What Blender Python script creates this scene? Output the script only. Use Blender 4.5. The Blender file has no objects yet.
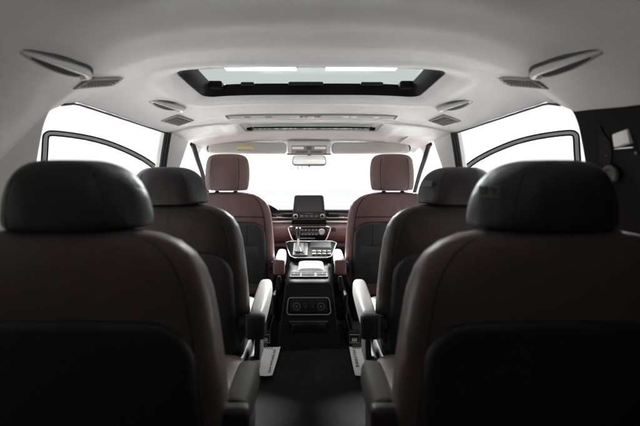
import bpy, bmesh, math, random
from mathutils import Vector, Matrix
random.seed(7)
S = bpy.context.scene
C = S.collection
R = math.radians
EYE = 0.95                      # camera height over the cabin floor (m)

# ------------------------------------------------------------------ materials
def mat(name, col, rough=0.5, metal=0.0, bump=None, var=0.0, vscale=6.0, spec=0.5, coat=0.0, wave=None):
    m = bpy.data.materials.new(name); m.use_nodes = True
    nt = m.node_tree; b = nt.nodes['Principled BSDF']
    b.inputs['Base Color'].default_value = (*col, 1)
    b.inputs['Roughness'].default_value = rough
    b.inputs['Metallic'].default_value = metal
    b.inputs['Specular IOR Level'].default_value = spec
    b.inputs['Coat Weight'].default_value = coat
    tc = nt.nodes.new('ShaderNodeTexCoord')
    if var:
        n = nt.nodes.new('ShaderNodeTexNoise'); n.inputs['Scale'].default_value = vscale
        n.inputs['Detail'].default_value = 6
        nt.links.new(tc.outputs['Object'], n.inputs['Vector'])
        r = nt.nodes.new('ShaderNodeValToRGB')
        r.color_ramp.elements[0].position = 0.3; r.color_ramp.elements[1].position = 0.7
        r.color_ramp.elements[0].color = (*[c*(1-var) for c in col], 1)
        r.color_ramp.elements[1].color = (*[min(1, c*(1+var)) for c in col], 1)
        nt.links.new(n.outputs['Fac'], r.inputs['Fac'])
        nt.links.new(r.outputs['Color'], b.inputs['Base Color'])
        mr = nt.nodes.new('ShaderNodeMapRange')
        mr.inputs['To Min'].default_value = max(0.02, rough-0.07); mr.inputs['To Max'].default_value = min(1, rough+0.07)
        nt.links.new(n.outputs['Fac'], mr.inputs['Value'])
        nt.links.new(mr.outputs['Result'], b.inputs['Roughness'])
    if bump:
        kind, sc, dist = bump
        if kind == 'leather':
            v = nt.nodes.new('ShaderNodeTexVoronoi'); v.inputs['Scale'].default_value = sc
            v.feature = 'DISTANCE_TO_EDGE'
            out = v.outputs['Distance']
            n2 = nt.nodes.new('ShaderNodeTexNoise'); n2.inputs['Scale'].default_value = 9
            nt.links.new(tc.outputs['Object'], n2.inputs['Vector'])
            ad = nt.nodes.new('ShaderNodeMath'); ad.operation = 'MULTIPLY_ADD'; ad.inputs[1].default_value = 3.0
            nt.links.new(n2.outputs['Fac'], ad.inputs[0]); nt.links.new(out, ad.inputs[2])
            nt.links.new(tc.outputs['Object'], v.inputs['Vector'])
            out = ad.outputs[0]
        else:
            v = nt.nodes.new('ShaderNodeTexNoise'); v.inputs['Scale'].default_value = sc
            v.inputs['Detail'].default_value = 4
            nt.links.new(tc.outputs['Object'], v.inputs['Vector']); out = v.outputs['Fac']
        bp = nt.nodes.new('ShaderNodeBump'); bp.inputs['Distance'].default_value = dist
        bp.inputs['Strength'].default_value = 0.6
        nt.links.new(out, bp.inputs['Height']); nt.links.new(bp.outputs['Normal'], b.inputs['Normal'])
        if wave:
            n3 = nt.nodes.new('ShaderNodeTexNoise'); n3.inputs['Scale'].default_value = wave[0]; n3.inputs['Detail'].default_value = 3
            n3.inputs['Distortion'].default_value = 1.2
            nt.links.new(tc.outputs['Object'], n3.inputs['Vector'])
            b3 = nt.nodes.new('ShaderNodeBump'); b3.inputs['Distance'].default_value = wave[1]; b3.inputs['Strength'].default_value = 0.5
            nt.links.new(n3.outputs['Fac'], b3.inputs['Height']); nt.links.new(b3.outputs['Normal'], bp.inputs['Normal'])
    return m

def glass(name, tint, refl=0.04, graze=.5):
    m = bpy.data.materials.new(name); m.use_nodes = True
    nt = m.node_tree; nt.nodes.clear()
    o = nt.nodes.new('ShaderNodeOutputMaterial'); mx = nt.nodes.new('ShaderNodeMixShader')
    t = nt.nodes.new('ShaderNodeBsdfTransparent'); t.inputs['Color'].default_value = (*tint, 1)
    g = nt.nodes.new('ShaderNodeBsdfGlossy'); g.inputs['Roughness'].default_value = 0.02
    lw = nt.nodes.new('ShaderNodeLayerWeight'); lw.inputs['Blend'].default_value = 0.5
    pw = nt.nodes.new('ShaderNodeMath'); pw.operation = 'POWER'; pw.inputs[1].default_value = 5
    sc_ = nt.nodes.new('ShaderNodeMath'); sc_.operation = 'MULTIPLY_ADD'; sc_.inputs[1].default_value = graze; sc_.inputs[2].default_value = refl
    nt.links.new(lw.outputs['Facing'], pw.inputs[0]); nt.links.new(pw.outputs[0], sc_.inputs[0])
    nt.links.new(sc_.outputs[0], mx.inputs['Fac'])
    nt.links.new(t.outputs[0], mx.inputs[1]); nt.links.new(g.outputs[0], mx.inputs[2])
    nt.links.new(mx.outputs[0], o.inputs['Surface'])
    return m

def emit(name, col, s):
    m = bpy.data.materials.new(name); m.use_nodes = True
    b = m.node_tree.nodes['Principled BSDF']
    b.inputs['Base Color'].default_value = (0.8, 0.8, 0.8, 1)
    b.inputs['Emission Color'].default_value = (*col, 1); b.inputs['Emission Strength'].default_value = s
    return m

M = dict(
    burgundy=mat('burgundy_leather', (0.130, 0.070, 0.067), 0.42, bump=('leather', 420, 0.0006), var=0.10, vscale=5, wave=(9, .010)),
    darkleather=mat('dark_leather', (0.024, 0.022, 0.022), 0.46, bump=('leather', 420, 0.0006), var=0.12, vscale=5, wave=(9, .010)),
    brownleather=mat('brown_leather', (0.027, 0.019, 0.0185), 0.44, bump=('leather', 420, 0.0006), var=0.12, vscale=5, wave=(9, .010)),
    paleleather=mat('pale_leather', (0.52, 0.50, 0.49), 0.40, bump=('leather', 420, 0.0005), var=0.05, vscale=8),
    piping=mat('piping', (0.030, 0.022, 0.022), 0.6, spec=0.2),
    softseam=mat('leather_seam', (0.055, 0.037, 0.036), 0.6, spec=0.2),
    shadedleather=mat('shaded_pale_leather', (0.060, 0.050, 0.047), 0.7, spec=0.25, bump=('leather', 420, 0.0005), var=0.08, vscale=8),  # pale armrest leather with the third-row shade put into its colour
    black=mat('black_plastic', (0.014, 0.014, 0.014), 0.62, spec=0.3, bump=('noise', 600, 0.0004), var=0.15, vscale=7),
    panel=mat('seat_back_shell', (0.022, 0.023, 0.023), 0.55, bump=('noise', 500, 0.0004), var=0.15, vscale=4),
    gloss=mat('gloss_black', (0.010, 0.010, 0.011), 0.12, coat=0.3),
    rubber=mat('rubber_seal', (0.018, 0.018, 0.018), 0.6, var=0.2, vscale=12),
    headliner=mat('headliner_fabric', (0.55, 0.545, 0.535), 0.95, bump=('noise', 520, 0.0008), var=0.035, vscale=9, spec=0.1, wave=(5, .006)),
    trim=mat('pale_trim_plastic', (0.55, 0.545, 0.53), 0.6, bump=('noise', 420, 0.0004), var=0.03, vscale=7),
    reartrim=mat('beige_rear_trim', (0.46, 0.455, 0.44), 0.7, bump=('noise', 420, 0.0004), var=0.04, vscale=6, spec=0.2),
    matteblack=mat('matte_black', (0.007, 0.007, 0.007), 0.8, spec=0.1, var=0.1, vscale=9),
    recess_shade=mat('shaded_recess_plastic', (0.035, 0.035, 0.034), 0.85, spec=0.1, var=0.1, vscale=9),
    consoleblack=mat('console_plastic', (0.020, 0.020, 0.020), 0.6, bump=('noise', 600, 0.0004), spec=0.14, var=0.12, vscale=8),
    softblack=mat('soft_black_plastic', (0.016, 0.016, 0.016), 0.42, spec=0.3, var=0.1, vscale=9),
    greyplastic=mat('grey_plastic', (0.27, 0.265, 0.255), 0.75, spec=0.15, var=0.06, vscale=10),
    midgrey=mat('mid_grey_plastic', (0.13, 0.128, 0.124), 0.65, spec=0.2, var=0.08, vscale=10),
    dkgrey=mat('dark_grey_plastic', (0.055, 0.055, 0.053), 0.5, var=0.1, vscale=10),
    chrome=mat('chrome', (0.75, 0.75, 0.75), 0.18, metal=1.0),
    satin=mat('satin_metal', (0.55, 0.55, 0.54), 0.35, metal=1.0),
    mirror=mat('mirror_glass', (0.85, 0.85, 0.86), 0.02, metal=1.0),
    screen=mat('screen_glass', (0.03, 0.031, 0.032), 0.16),
    carpet=mat('dark_carpet', (0.017, 0.0166, 0.0163), 0.95, bump=('noise', 260, 0.004), var=0.28, vscale=7, spec=0.2),
    paper=mat('white_card', (0.90, 0.90, 0.89), 0.55, var=0.02, vscale=20),
    print=mat('grey_print', (0.22, 0.22, 0.22), 0.7),
    yellow=mat('yellow_print', (0.72, 0.62, 0.10), 0.6),
    tag=mat('pale_tag', (0.085, 0.085, 0.083), 0.6),
    tagdark=mat('tag_print', (0.03, 0.03, 0.03), 0.6),
    whiteplastic=mat('white_plastic', (0.80, 0.80, 0.78), 0.35, var=0.03, vscale=20),
    doorpaint=mat('door_paint', (0.30, 0.30, 0.30), 0.3, coat=0.4, var=0.03, vscale=3),
    blacktrim=mat('black_trim_panel', (0.005, 0.0047, 0.0045), 0.75, bump=('noise', 300, 0.0006), var=0.3, vscale=5, spec=0.15),
    wornglue=mat('grey_adhesive', (0.022, 0.0215, 0.021), 0.9, spec=0.1, bump=('noise', 120, 0.003), var=0.4, vscale=25),
    studio=mat('studio_white', (0.80, 0.80, 0.80), 0.8, var=0.01, vscale=0.6),
    glass=glass('clear_glass', (0.93, 0.95, 0.94)),
    roofglass=glass('tinted_roof_glass', (0.655, 0.69, 0.676), .003, .015),
    privacyglass=glass('dark_privacy_glass', (0.40, 0.40, 0.40)),
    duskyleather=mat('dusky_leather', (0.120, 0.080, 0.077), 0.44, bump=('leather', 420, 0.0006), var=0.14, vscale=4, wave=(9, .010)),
    lamp=emit('softbox_light', (1, 1, 1), 2.6),
    lens=mat('lamp_lens', (0.85, 0.85, 0.84), 0.25),
)

# ------------------------------------------------------------------ helpers
def link(name, me, parent=None):
    o = bpy.data.objects.new(name, me); C.objects.link(o)
    if parent: o.parent = parent
    return o

def obj(name, bm, m, parent=None, smooth=38, recalc=True):
    if recalc: bmesh.ops.recalc_face_normals(bm, faces=bm.faces[:])
    me = bpy.data.meshes.new(name); bm.to_mesh(me); bm.free()
    me.materials.append(M[m] if isinstance(m, str) else m)
    if smooth:
        for p in me.polygons: p.use_smooth = True
        me.set_sharp_from_angle(angle=R(smooth))
    return link(name, me, parent)

def thing(name, label, cat, loc=(0, 0, 0), rz=0, group=None):
    o = link(name, None); o.location = loc; o.rotation_euler = (0, 0, rz)
    return tag(o, label, cat, group)

def tag(o, label, cat, group=None):
    o['label'] = label; o['category'] = cat
    if group: o['group'] = group
    return o

def BM(): return bmesh.new()

def rbox(bm, c, s, bev=0.006, rot=None, seg=3, taper=None):
    """rounded box at centre c with full size s; rot a Matrix; taper=(axis,k) scales the cross-section at +axis"""
    r = bmesh.ops.create_cube(bm, size=1.0); vs = r['verts']
    for v in vs:
        if taper:
            ax, k = taper
            if v.co[ax] > 0:
                for a in range(3):
                    if a != ax: v.co[a] *= k
        v.co = Vector((v.co.x*s[0], v.co.y*s[1], v.co.z*s[2]))
    es = list({e for v in vs for e in v.link_edges})
    if bev > 0:
        rr = bmesh.ops.bevel(bm, geom=es, offset=min(bev, min(s)*0.49), segments=seg, profile=0.5, affect='EDGES')
        vs = list({v for f in rr['faces'] for v in f.verts} | {v for v in vs if v.is_valid})
    mt = Matrix.Translation(Vector(c)) @ (rot.to_4x4() if rot else Matrix.Identity(4))
    for v in vs: v.co = mt @ v.co
    return vs

def loft(bm, rings, cap0=True, cap1=True, closed=True):
    rv = [[bm.verts.new(p) for p in r] for r in rings]
    n = len(rv[0])
    for a, b in zip(rv, rv[1:]):
        for i in range(n if closed else n-1):
            j = (i+1) % n
            bm.faces.new((a[i], a[j], b[j], b[i]))
    if cap0: bm.faces.new(list(reversed(rv[0])))
    if cap1: bm.faces.new(rv[-1])
    return rv

def tube(bm, pts, r, n=8, closed=False, flat=1.0):
    pts = [Vector(p) for p in pts]
    rings = []
    m = len(pts); prev = None
    for i, p in enumerate(pts):
        if closed: t = (pts[(i+1) % m]-pts[i-1]).normalized()
        else: t = (pts[min(i+1, m-1)]-pts[max(i-1, 0)]).normalized()
        if prev is None:
            up = Vector((0, 0, 1)) if abs(t.z) < 0.9 else Vector((1, 0, 0))
        else: up = prev
        a = (up - t*up.dot(t)).normalized(); b = t.cross(a); prev = a
        rr = r[i] if isinstance(r, (list, tuple)) else r
        rings.append([p + a*math.cos(2*math.pi*k/n)*rr + b*math.sin(2*math.pi*k/n)*rr*flat for k in range(n)])
    if closed:
        rings.append(rings[0])
        rv = [[bm.verts.new(p) for p in q] for q in rings[:-1]]
        for i in range(m):
            A, B = rv[i], rv[(i+1) % m]
            for k in range(n):
                l = (k+1) % n; bm.faces.new((A[k], A[l], B[l], B[k]))
    else: loft(bm, rings)

def smoothpath(pts, sub=6):
    """Catmull-Rom through pts"""
    P = [Vector(p) for p in pts]; out = []
    for i in range(len(P)-1):
        p0, p1, p2, p3 = P[max(i-1, 0)], P[i], P[i+1], P[min(i+2, len(P)-1)]
        for k in range(sub):
            t = k/sub
            out.append(0.5*((2*p1)+(p2-p0)*t+(2*p0-5*p1+4*p2-p3)*t*t+(3*p1-p0-3*p2+p3)*t**3))
    out.append(P[-1]); return out

def lerptab(tab, v):
    if v <= tab[0][0]: return tab[0][1]
    for (a, x), (b, y) in zip(tab, tab[1:]):
        if v <= b:
            t = (v-a)/(b-a); t = t*t*(3-2*t)*0.5 + t*0.5
            return x+(y-x)*t
    return tab[-1][1]

def chaikin(poly, it=3, ck=.22):
    P = [Vector(p) for p in poly]
    for _ in range(it):
        Q = []
        for i in range(len(P)):
            a, b = P[i], P[(i+1) % len(P)]
            Q += [a*(1-ck)+b*ck, a*ck+b*(1-ck)]
        P = Q
    return P

def rrect(hx, y0, y1, r, n=6):
    pts = []
    for cx, cy, a0 in ((hx-r, y1-r, 0), (-hx+r, y1-r, 90), (-hx+r, y0+r, 180), (hx-r, y0+r, 270)):
        for k in range(n+1):
            a = R(a0+90*k/n); pts.append((cx+r*math.cos(a), cy+r*math.sin(a)))
    # densify straight runs
    out = []
    for i, p in enumerate(pts):
        q = pts[(i+1) % len(pts)]; L = math.hypot(q[0]-p[0], q[1]-p[1]); m = max(1, int(L/0.03))
        for k in range(m): out.append((p[0]+(q[0]-p[0])*k/m, p[1]+(q[1]-p[1])*k/m))
    return out

def cyl(bm, c, r, h, axis='z', n=24, bev=0.0):
    mt = Matrix.Translation(Vector(c))
    if axis == 'y': mt = mt @ Matrix.Rotation(R(90), 4, 'X')
    if axis == 'x': mt = mt @ Matrix.Rotation(R(90), 4, 'Y')
    rings = []
    for z, rr in ((-h/2, r), (h/2-bev, r), (h/2, r-bev)) if bev else ((-h/2, r), (h/2, r)):
        rings.append([mt @ Vector((rr*math.cos(2*math.pi*k/n), rr*math.sin(2*math.pi*k/n), z)) for k in range(n)])
    loft(bm, rings)

# ------------------------------------------------------------------ roof surface
ZC = [(-0.5, .44), (.5, .438), (.7, .417), (.85, .378), (.95, .352), (1.06, .334), (1.2, .325), (1.53, .311), (1.9, .283), (2.05, .266), (2.33, .250), (2.5, .215), (2.58, .185)]  # rear rise shaped to turn the ceiling from the light and darken it
ZE = [(-0.5, .13), (.6, .135), (.85, .150), (1.06, .168), (1.10, .185), (1.14, .205), (1.20, .217), (1.97, .207), (2.3, .195), (2.5, .17), (2.58, .15)]
HW = [(-0.5, .70), (2.2, .70), (2.5, .675), (2.58, .665)]
REAR = (0.430, 1.245, 1.600, 0.045)     # rear sunroof: half width, y0, y1, corner radius
FRONT = (0.380, 2.055, 2.330, 0.030)
def sdrr(x, y, q):
    hx, y0, y1, r = q
    cx, cy = abs(x)-hx+r, abs(y-(y0+y1)/2)-(y1-y0)/2+r
    return math.hypot(max(cx, 0), max(cy, 0))+min(max(cx, cy), 0)-r
def seam_y(x): return 1.985+0.03*(1-(abs(x)/.7)**2) - 0.02*(abs(x)/.7)**6
def surf(x, y, lips=True):
    w = lerptab(HW, y); u = min(1.0, abs(x)/w)
    zc, ze = lerptab(ZC, y), lerptab(ZE, y)
    z = ze+(zc-ze)*(1-u**lerptab([(.85, 3.0), (1.25, 4.3)], y))
    if lips:
        for q, L, hgt in ((REAR, .05, .016), (FRONT, .045, .012)):
            d = sdrr(x, y, q)
            if d < L: z += hgt*(max(0, (L-max(d, 0))/L))**2
            elif d < L+.05: z -= .004*math.sin(math.pi*(d-L)/.05)
        s = y-seam_y(x)
        z -= 0.006/(1+math.exp(-s/0.005)) if abs(s) < 0.2 else (0.006 if s > 0 else 0)
        z += 0.004*math.exp(-(s/0.0045)**2)
    return EYE+z
def frame_at(x, y, e=.01):
    tx = Vector((2*e, 0, surf(x+e, y, False)-surf(x-e, y, False))).normalized()
    ty = Vector((0, 2*e, surf(x, y+e, False)-surf(x, y-e, False))).normalized()
    n = tx.cross(ty).normalized()              # up, into the roof
    tx = ty.cross(n)
    m = Matrix((tx, ty, n)).transposed().to_4x4(); m.translation = Vector((x, y, surf(x, y, False)*.5+.25*(surf(x-e, y, False)+surf(x+e, y, False))))
    return m
def side(z): return 0.700+0.20*max(-.3, (EYE+.215-z))

# ------------------------------------------------------------------ minivan shell
van = thing('minivan', 'minivan body seen from inside, with pale headliner, pillars and bright windscreen', 'minivan')

def headliner():
    bm = BM()
    ys = []
    y = -0.5
    while y < 2.58:
        ys.append(y)
        y += 0.006 if 1.93 < y < 2.06 else 0.0125
    ys.append(2.58)
    xs = [-1+2*i/112 for i in range(113)]
    low, up = [], []
    for yy in ys:
        w = lerptab(HW, yy)
        low.append([bm.verts.new((u*w, yy, surf(u*w, yy))) for u in xs])
        up.append([bm.verts.new((u*(w+.03), yy, surf(u*w, yy, False)+.05)) for u in xs])
    nx = len(xs)
    for j in range(len(ys)-1):
        for i in range(nx-1):
            bm.faces.new((low[j][i], low[j+1][i], low[j+1][i+1], low[j][i+1]))
            bm.faces.new((up[j][i], up[j][i+1], up[j+1][i+1], up[j+1][i]))
        for i in (0, nx-1):
            f = (low[j][i], up[j][i], up[j+1][i], low[j+1][i])
            bm.faces.new(f if i == 0 else tuple(reversed(f)))
    for j in (0, len(ys)-1):
        for i in range(nx-1):
            f = (low[j][i], low[j][i+1], up[j][i+1], up[j][i])
            bm.faces.new(f if j == 0 else tuple(reversed(f)))
    o = obj('headliner', bm, 'headliner', van, smooth=50)
    for q in (REAR, FRONT):
        cb = BM(); loop = rrect(*q)
        loft(cb, [[(x, y, 1.0) for x, y in loop], [(x, y, 1.5) for x, y in loop]])
        c = obj('cutter', cb, 'black', None, 0)
        md = o.modifiers.new('cut', 'BOOLEAN'); md.object = c; md.operation = 'DIFFERENCE'; md.solver = 'EXACT'
        bpy.context.view_layer.update()
        me = bpy.data.meshes.new_from_object(o.evaluated_get(bpy.context.evaluated_depsgraph_get()))
        o.modifiers.clear(); o.data = me
        bpy.data.objects.remove(c)
    for p in o.data.polygons: p.use_smooth = True
    o.data.set_sharp_from_angle(angle=R(50))
    return o
headliner()

def plate(name, poly, sgn, m, parent, thick=0.05, inset=0.0, bev=0.006, z_cut=None):
    """polygon in (y, z) laid on the leaning side plane, thickened outward"""
    bm = BM()
    inn = [bm.verts.new((sgn*(side(z)-inset), y, z)) for y, z in poly]
    f = bm.faces.new(inn)
    r = bmesh.ops.extrude_face_region(bm, geom=[f])
    for v in r['geom']:
        if isinstance(v, bmesh.types.BMVert): v.co.x += sgn*thick
    bmesh.ops.recalc_face_normals(bm, faces=bm.faces[:])
    if bev:
        es = [e for e in bm.edges if len(e.link_faces) == 2 and abs(e.calc_face_angle(0)) > .8]
        bmesh.ops.bevel(bm, geom=es, offset=bev, segments=3, profile=.5, affect='EDGES')
    return obj(name, bm, m, parent)

def spath(pts, sub=5):
    return [(p.x, p.y) for p in smoothpath([(a, b, 0) for a, b in pts], sub)]
EDGE_C = spath([(1.105, .0), (1.09, .55), (1.08, .90), (1.075, 1.04), (1.078, 1.095), (1.095, 1.132), (1.13, 1.156), (1.19, 1.172)])
C_POLY = [(-.48, .0)] + EDGE_C + [(1.19, 1.21), (-.48, 1.21)]
B_POLY = spath([(1.975, 1.19), (1.985, 1.05), (2.0, .90), (2.01, .0)]) + list(reversed(spath([(2.285, 1.19), (2.265, 1.12), (2.222, 1.02), (2.18, .90), (2.15, .72), (2.15, .0)])))
A_LOW = spath([(2.345, 1.15), (2.40, 1.128), (2.52, 1.065), (2.75, .945), (3.12, .72), (3.3, .55)])
A_POLY = A_LOW + [(3.5, .60), (3.34, .72), (2.9, 1.0), (2.62, 1.135), (2.50, 1.20), (2.33, 1.20), (2.29, 1.19), (2.30, 1.165)]

for sgn in (-1, 1):
    cp = plate('pillar_trim', C_POLY, sgn, 'reartrim' if sgn < 0 else 'blacktrim', van)
    if sgn > 0:
        cp['label'] = 'bare black rear pillar with a white latch and grey adhesive patch'
        # bare pillar hardware
        bm = BM(); rbox(bm, (side(1.035)-.001, .93, 1.035), (.014, .048, .034), .004, Matrix.Rotation(R(-10), 3, 'X'))
        obj('latch', bm, 'whiteplastic', cp)
        bm = BM(); rbox(bm, (side(1.01)-.002, .927, 1.012), (.012, .058, .004), .003)
        obj('latch_rim', bm, 'satin', cp)
        bm = BM(); x0 = side(.95)
        tube(bm, [(x0-.012, .978+.019*math.cos(a), .952+.017*math.sin(a)) for a in [2*math.pi*k/20 for k in range(20)]], .0065, 8, True)
        cyl(bm, (x0-.004, .978, .952), .010, .02, 'x', 16, .002)
        obj('belt_anchor', bm, 'dkgrey', cp)
        pts = [(1.015, 1.07), (1.005, 1.03), (1.018, .985), (.99, .965), (.975, .99), (.965, 1.03), (.985, 1.05), (.99, 1.075)]
        plate('adhesive_patch', [(p.x, p.y) for p in chaikin([(a, b, 0) for a, b in pts], 2)], sgn, 'wornglue', cp, .01, .003, 0)
        for y, z in ((.99, 1.0), (.90, 1.0)):
            bm = BM(); cyl(bm, (side(z)+.001, y, z), .004, .008, 'x', 12, .002); obj('screw', bm, 'dkgrey', cp)
        bm = BM(); rbox(bm, (side(.86)-.006, .86, .86), (.02, .012, .07), .004); obj('bracket', bm, 'midgrey', cp)
    bp = plate('pillar_trim', B_POLY, sgn, 'trim', van, .06, .012, .012)
    ap = plate('pillar_trim', A_POLY, sgn, 'trim', van, .05, .010, .010)
    # rubber seals round the door openings
    bm = BM()
    for off, r in ((0.0, .010), (-.020, .0085), (-.036, .006)):
        tube(bm, [(sgn*(side(z)-.006+abs(off)*.2), y+off, z) for y, z in spath([(1.968, 1.158), (1.980, 1.05), (1.996, .90), (2.004, .3)])], r, 8)
    obj('door_seal', bm, 'rubber', bp)
    bm = BM()
    tube(bm, [(sgn*(.700+.004), y, EYE+lerptab(ZE, y)-.003) for y in [1.13+.84*k/30 for k in range(31)]], .0042, 8)
    obj('door_seal', bm, 'rubber', bp)
    bm = BM()
    for off, r in ((0, .012), (-.020, .010)):
        tube(bm, [(sgn*(side(z)-.004), y+off*.5, z+off) for y, z in A_LOW], r, 8)
    obj('door_seal', bm, 'matteblack', ap)
    bm = BM(); tube(bm, [(sgn*(side(z)-.002), y, z) for y, z in spath([(2.285, 1.155), (2.262, 1.11), (2.222, 1.02), (2.18, .90), (2.15, .72), (2.15, .3)])], .005, 8)
    obj('door_seal', bm, 'trim', bp)
    bm = BM(); rbox(bm, (sgn*.88, 1.4, -.01), (.08, 4.0, .12), .015); obj('door_sill', bm, 'dkgrey', van)

# rolled edge where the left rear trim meets the headliner
bm = BM(); rings = []
for k in range(41):
    y = -.46+1.525*k/40; f = min(1, max(.04, (1.075-y)/.16)); ze_ = EYE+lerptab(ZE, y)
    p0 = Vector((-(.698-.085*f), y, surf(.698-.085*f, y)-.0015)); p1 = Vector((-.698, y, ze_)); p2 = Vector((-(side(ze_-.15*f)-.002), y, ze_-.15*f))
    row = [p0*(1-t)**2+p1*2*t*(1-t)+p2*t*t for t in [q/14 for q in range(15)]]
    rings.append(row + [p2+Vector((-.004, 0, 0)), p0+Vector((0, 0, .004))])
loft(bm, rings); obj('rolled_edge', bm, 'headliner', van, 70)

# windscreen
bm = BM(); rings = []
for v in [k/14 for k in range(15)]:
    row = []
    for u in [-1+2*k/30 for k in range(31)]:
        hw = .64+.10*v; bow = .10*(1-u*u)*(.4+.6*v)
        row.append((u*hw, 2.60+.72*v+bow*.7-.02, EYE+.19-.44*v+0.008*(1-u*u)))
    rings.append(row)
loft(bm, rings, False, False, False); obj('windscreen', bm, 'glass', van, 60)
# tail end behind the third row
bm = BM()
for c, s_ in (((0, -.50, .37), (1.75, .05, .90)), ((0, -.50, 1.17), (1.75, .05, .14)), ((-.76, -.50, .96), (.23, .05, .28)), ((.76, -.50, .96), (.23, .05, .28))): rbox(bm, c, s_, .004)
tg_ = obj('tailgate', bm, 'dkgrey', van)
bm = BM(); rbox(bm, (0, -.50, .96), (1.30, .006, .29), 0); obj('rear_window', bm, 'privacyglass', tg_, 0)  # unseen window, added to light the third-row seat backs
# scuttle under the windscreen, bulkhead
bm = BM(); rbox(bm, (0, 3.42, .27), (1.7, .10, .78), .02); obj('bulkhead', bm, 'black', van)

# floor ----------------------------------------------------------------------
bm = BM(); nx, ny = 90, 190
vs = [[bm.verts.new((-.86+1.72*i/nx, -.5+3.9*j/ny,
        .004*math.sin(5*(-.86+1.72*i/nx)+3*(-.5+3.9*j/ny)) + .0025*math.sin(17*(-.5+3.9*j/ny)+9*(-.86+1.72*i/nx))
        + .012/(1+math.exp(-((-.5+3.9*j/ny)-1.80-.05*math.sin(4*(-.86+1.72*i/nx)))/.012)) - .012))
        for i in range(nx+1)] for j in range(ny+1)]
for j in range(ny):
    for i in range(nx): bm.faces.new((vs[j][i], vs[j][i+1], vs[j+1][i+1], vs[j+1][i]))
fl = obj('floor', bm, 'carpet', None, 60); fl['kind'] = 'structure'
bm = BM(); rbox(bm, (0, 1.45, -.09), (1.74, 3.92, .10), 0)
o = obj('floor_pan', bm, 'black', van)
bm = BM(); v = [bm.verts.new(p) for p in ((-40, -40, -.45), (40, -40, -.45), (40, 40, -.45), (-40, 40, -.45))]; bm.faces.new(v)
o = obj('studio_floor', bm, 'studio', None, 0); o['kind'] = 'structure'

# ------------------------------------------------------------------ sunroofs
def sunroof(q, label, hgt, inset, lumps):
    hx, y0, y1, r = q
    t = thing('sunroof', label, 'sunroof', (0, (y0+y1)/2, surf(0, (y0+y1)/2, False)))
    off = t.location
    def ring(ins, dz, insx=None):
        ix = ins if insx is None else insx
        return [Vector((x, y, surf(x, y, False)+dz))-off for x, y in rrect(hx-ix, y0+ins, y1-ins, max(.008, r-ins))]
    base = rrect(hx, y0, y1, r)
    def ringk(ins, dz, insx):
        cy = (y0+y1)/2; ky = ((y1-y0)/2-ins)/((y1-y0)/2); kx = (hx-insx)/hx
        out = []
        for x, y in base:
            X, Y = x*kx, cy+(y-cy)*ky
            out.append(Vector((X, Y, surf(X, Y, False)+dz))-off)
        return out
    bm = BM()
    rv = loft(bm, [ringk(.0005, .020, .0005), ringk(.004, .012, .006), ringk(.007, .022, .020), ringk(.008, hgt*.75, .034), ringk(.012, hgt, .040), ringk(-.05, hgt+.002, -.05), ringk(-.05, .052, -.05), ringk(.0005, .052, .0005)], False, False)
    obj('sunroof_frame', bm, 'matteblack' if lumps else 'trim', t, 50)
    bm = BM(); bm.faces.new([bm.verts.new(p+Vector((0, 0, -.003))) for p in ringk(.006, hgt, .03)])
    r2 = bmesh.ops.extrude_face_region(bm, geom=bm.faces[:])
    for g in r2['geom']:
        if isinstance(g, bmesh.types.BMVert): g.co.z += .005
    obj('glass_panel', bm, 'roofglass', t, 0)
    if lumps:
        for sx in (-1, 1):
            bm = BM(); X = sx*(hx-.055)
            rbox(bm, Vector((X, y1-.03, surf(X, y1-.03, False)+hgt-.006))-off, (.060, .045, .030), .010)
            obj('hinge_block', bm, 'matteblack', t)
            bm = BM(); X = sx*(hx-.018)
            tube(bm, [Vector((X+sx*.004, y, surf(X, y, False)+.028))-off for y in (y0+.03, (y0+y1)/2, y1-.05)], .004, 8)
            obj('guide_rail', bm, 'black', t)
        for px, w in ((-.25, .055), (-.02, .14), (.24, .09)):
            bm = BM(); rbox(bm, Vector((px, y1-.022, surf(px, y1, False)+hgt-.002))-off, (w, .016, .014), .006)
            obj('seal_clip', bm, 'black', t)
    else:
        bm = BM(); tube(bm, [Vector((x, y1-.014, surf(x, y1, False)+.022))-off for x in [-.355+.71*k/30 for k in range(31)]], .0085, 8)
        for sx in (-1, 1): rbox(bm, Vector((sx*.352, y1-.030, surf(.352, y1-.03, False)+.018))-off, (.030, .050, .018), .004)
        obj('wind_deflector', bm, 'matteblack', t)
        bm = BM(); xs_ = [-.345+.69*k/60 for k in range(61)]
        tube(bm, [Vector((x, y1-.022, surf(x, y1, False)+.018))-off for x in xs_], [random.uniform(.0008, .0040) for x in xs_], 6)
        obj('deflector_mesh', bm, 'satin', t)
    return t
sunroof(REAR, 'large open-blind sunroof with tinted green glass in a thick black frame over the second row', .056, .04, True)
sunroof(FRONT, 'narrow front sunroof seen as a thin slot just behind the sun visors', .030, .03, False)

# overhead bar between the two sunroofs
t = thing('roof_console', 'long slim grey console across the ceiling between the two sunroofs', 'roof console', (0, 1.895, surf(0, 1.895, False)))
off = t.location
def barbox(name, m, x0, x1, y0, y1, d0, d1, n=14, par=t):
    bm = BM(); rings = []
    for k in range(n+1):
        x = x0+(x1-x0)*k/n
        e = .004 if k in (0, n) else 0
        rings.append([Vector((x, y, surf(x, y, False)-d))-off for y, d in ((y0+e, d0), (y0+.004+e, d1-e*.5), (y1-.004-e, d1-e*.5), (y1-e, d0))])
    loft(bm, rings); return obj(name, bm, m, par, 40)
b0 = barbox('panel_body', 'greyplastic', -.40, .405, 1.86, 1.93, -.004, .007)
barbox('control_pad', 'dkgrey', -.055, .05, 1.868, 1.92, .004, .0095, 6)
for x in (-.045, -.022, .022, .038): barbox('button', 'midgrey', x-.008, x+.008, 1.878, 1.908, .006, .0115, 3)
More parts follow.
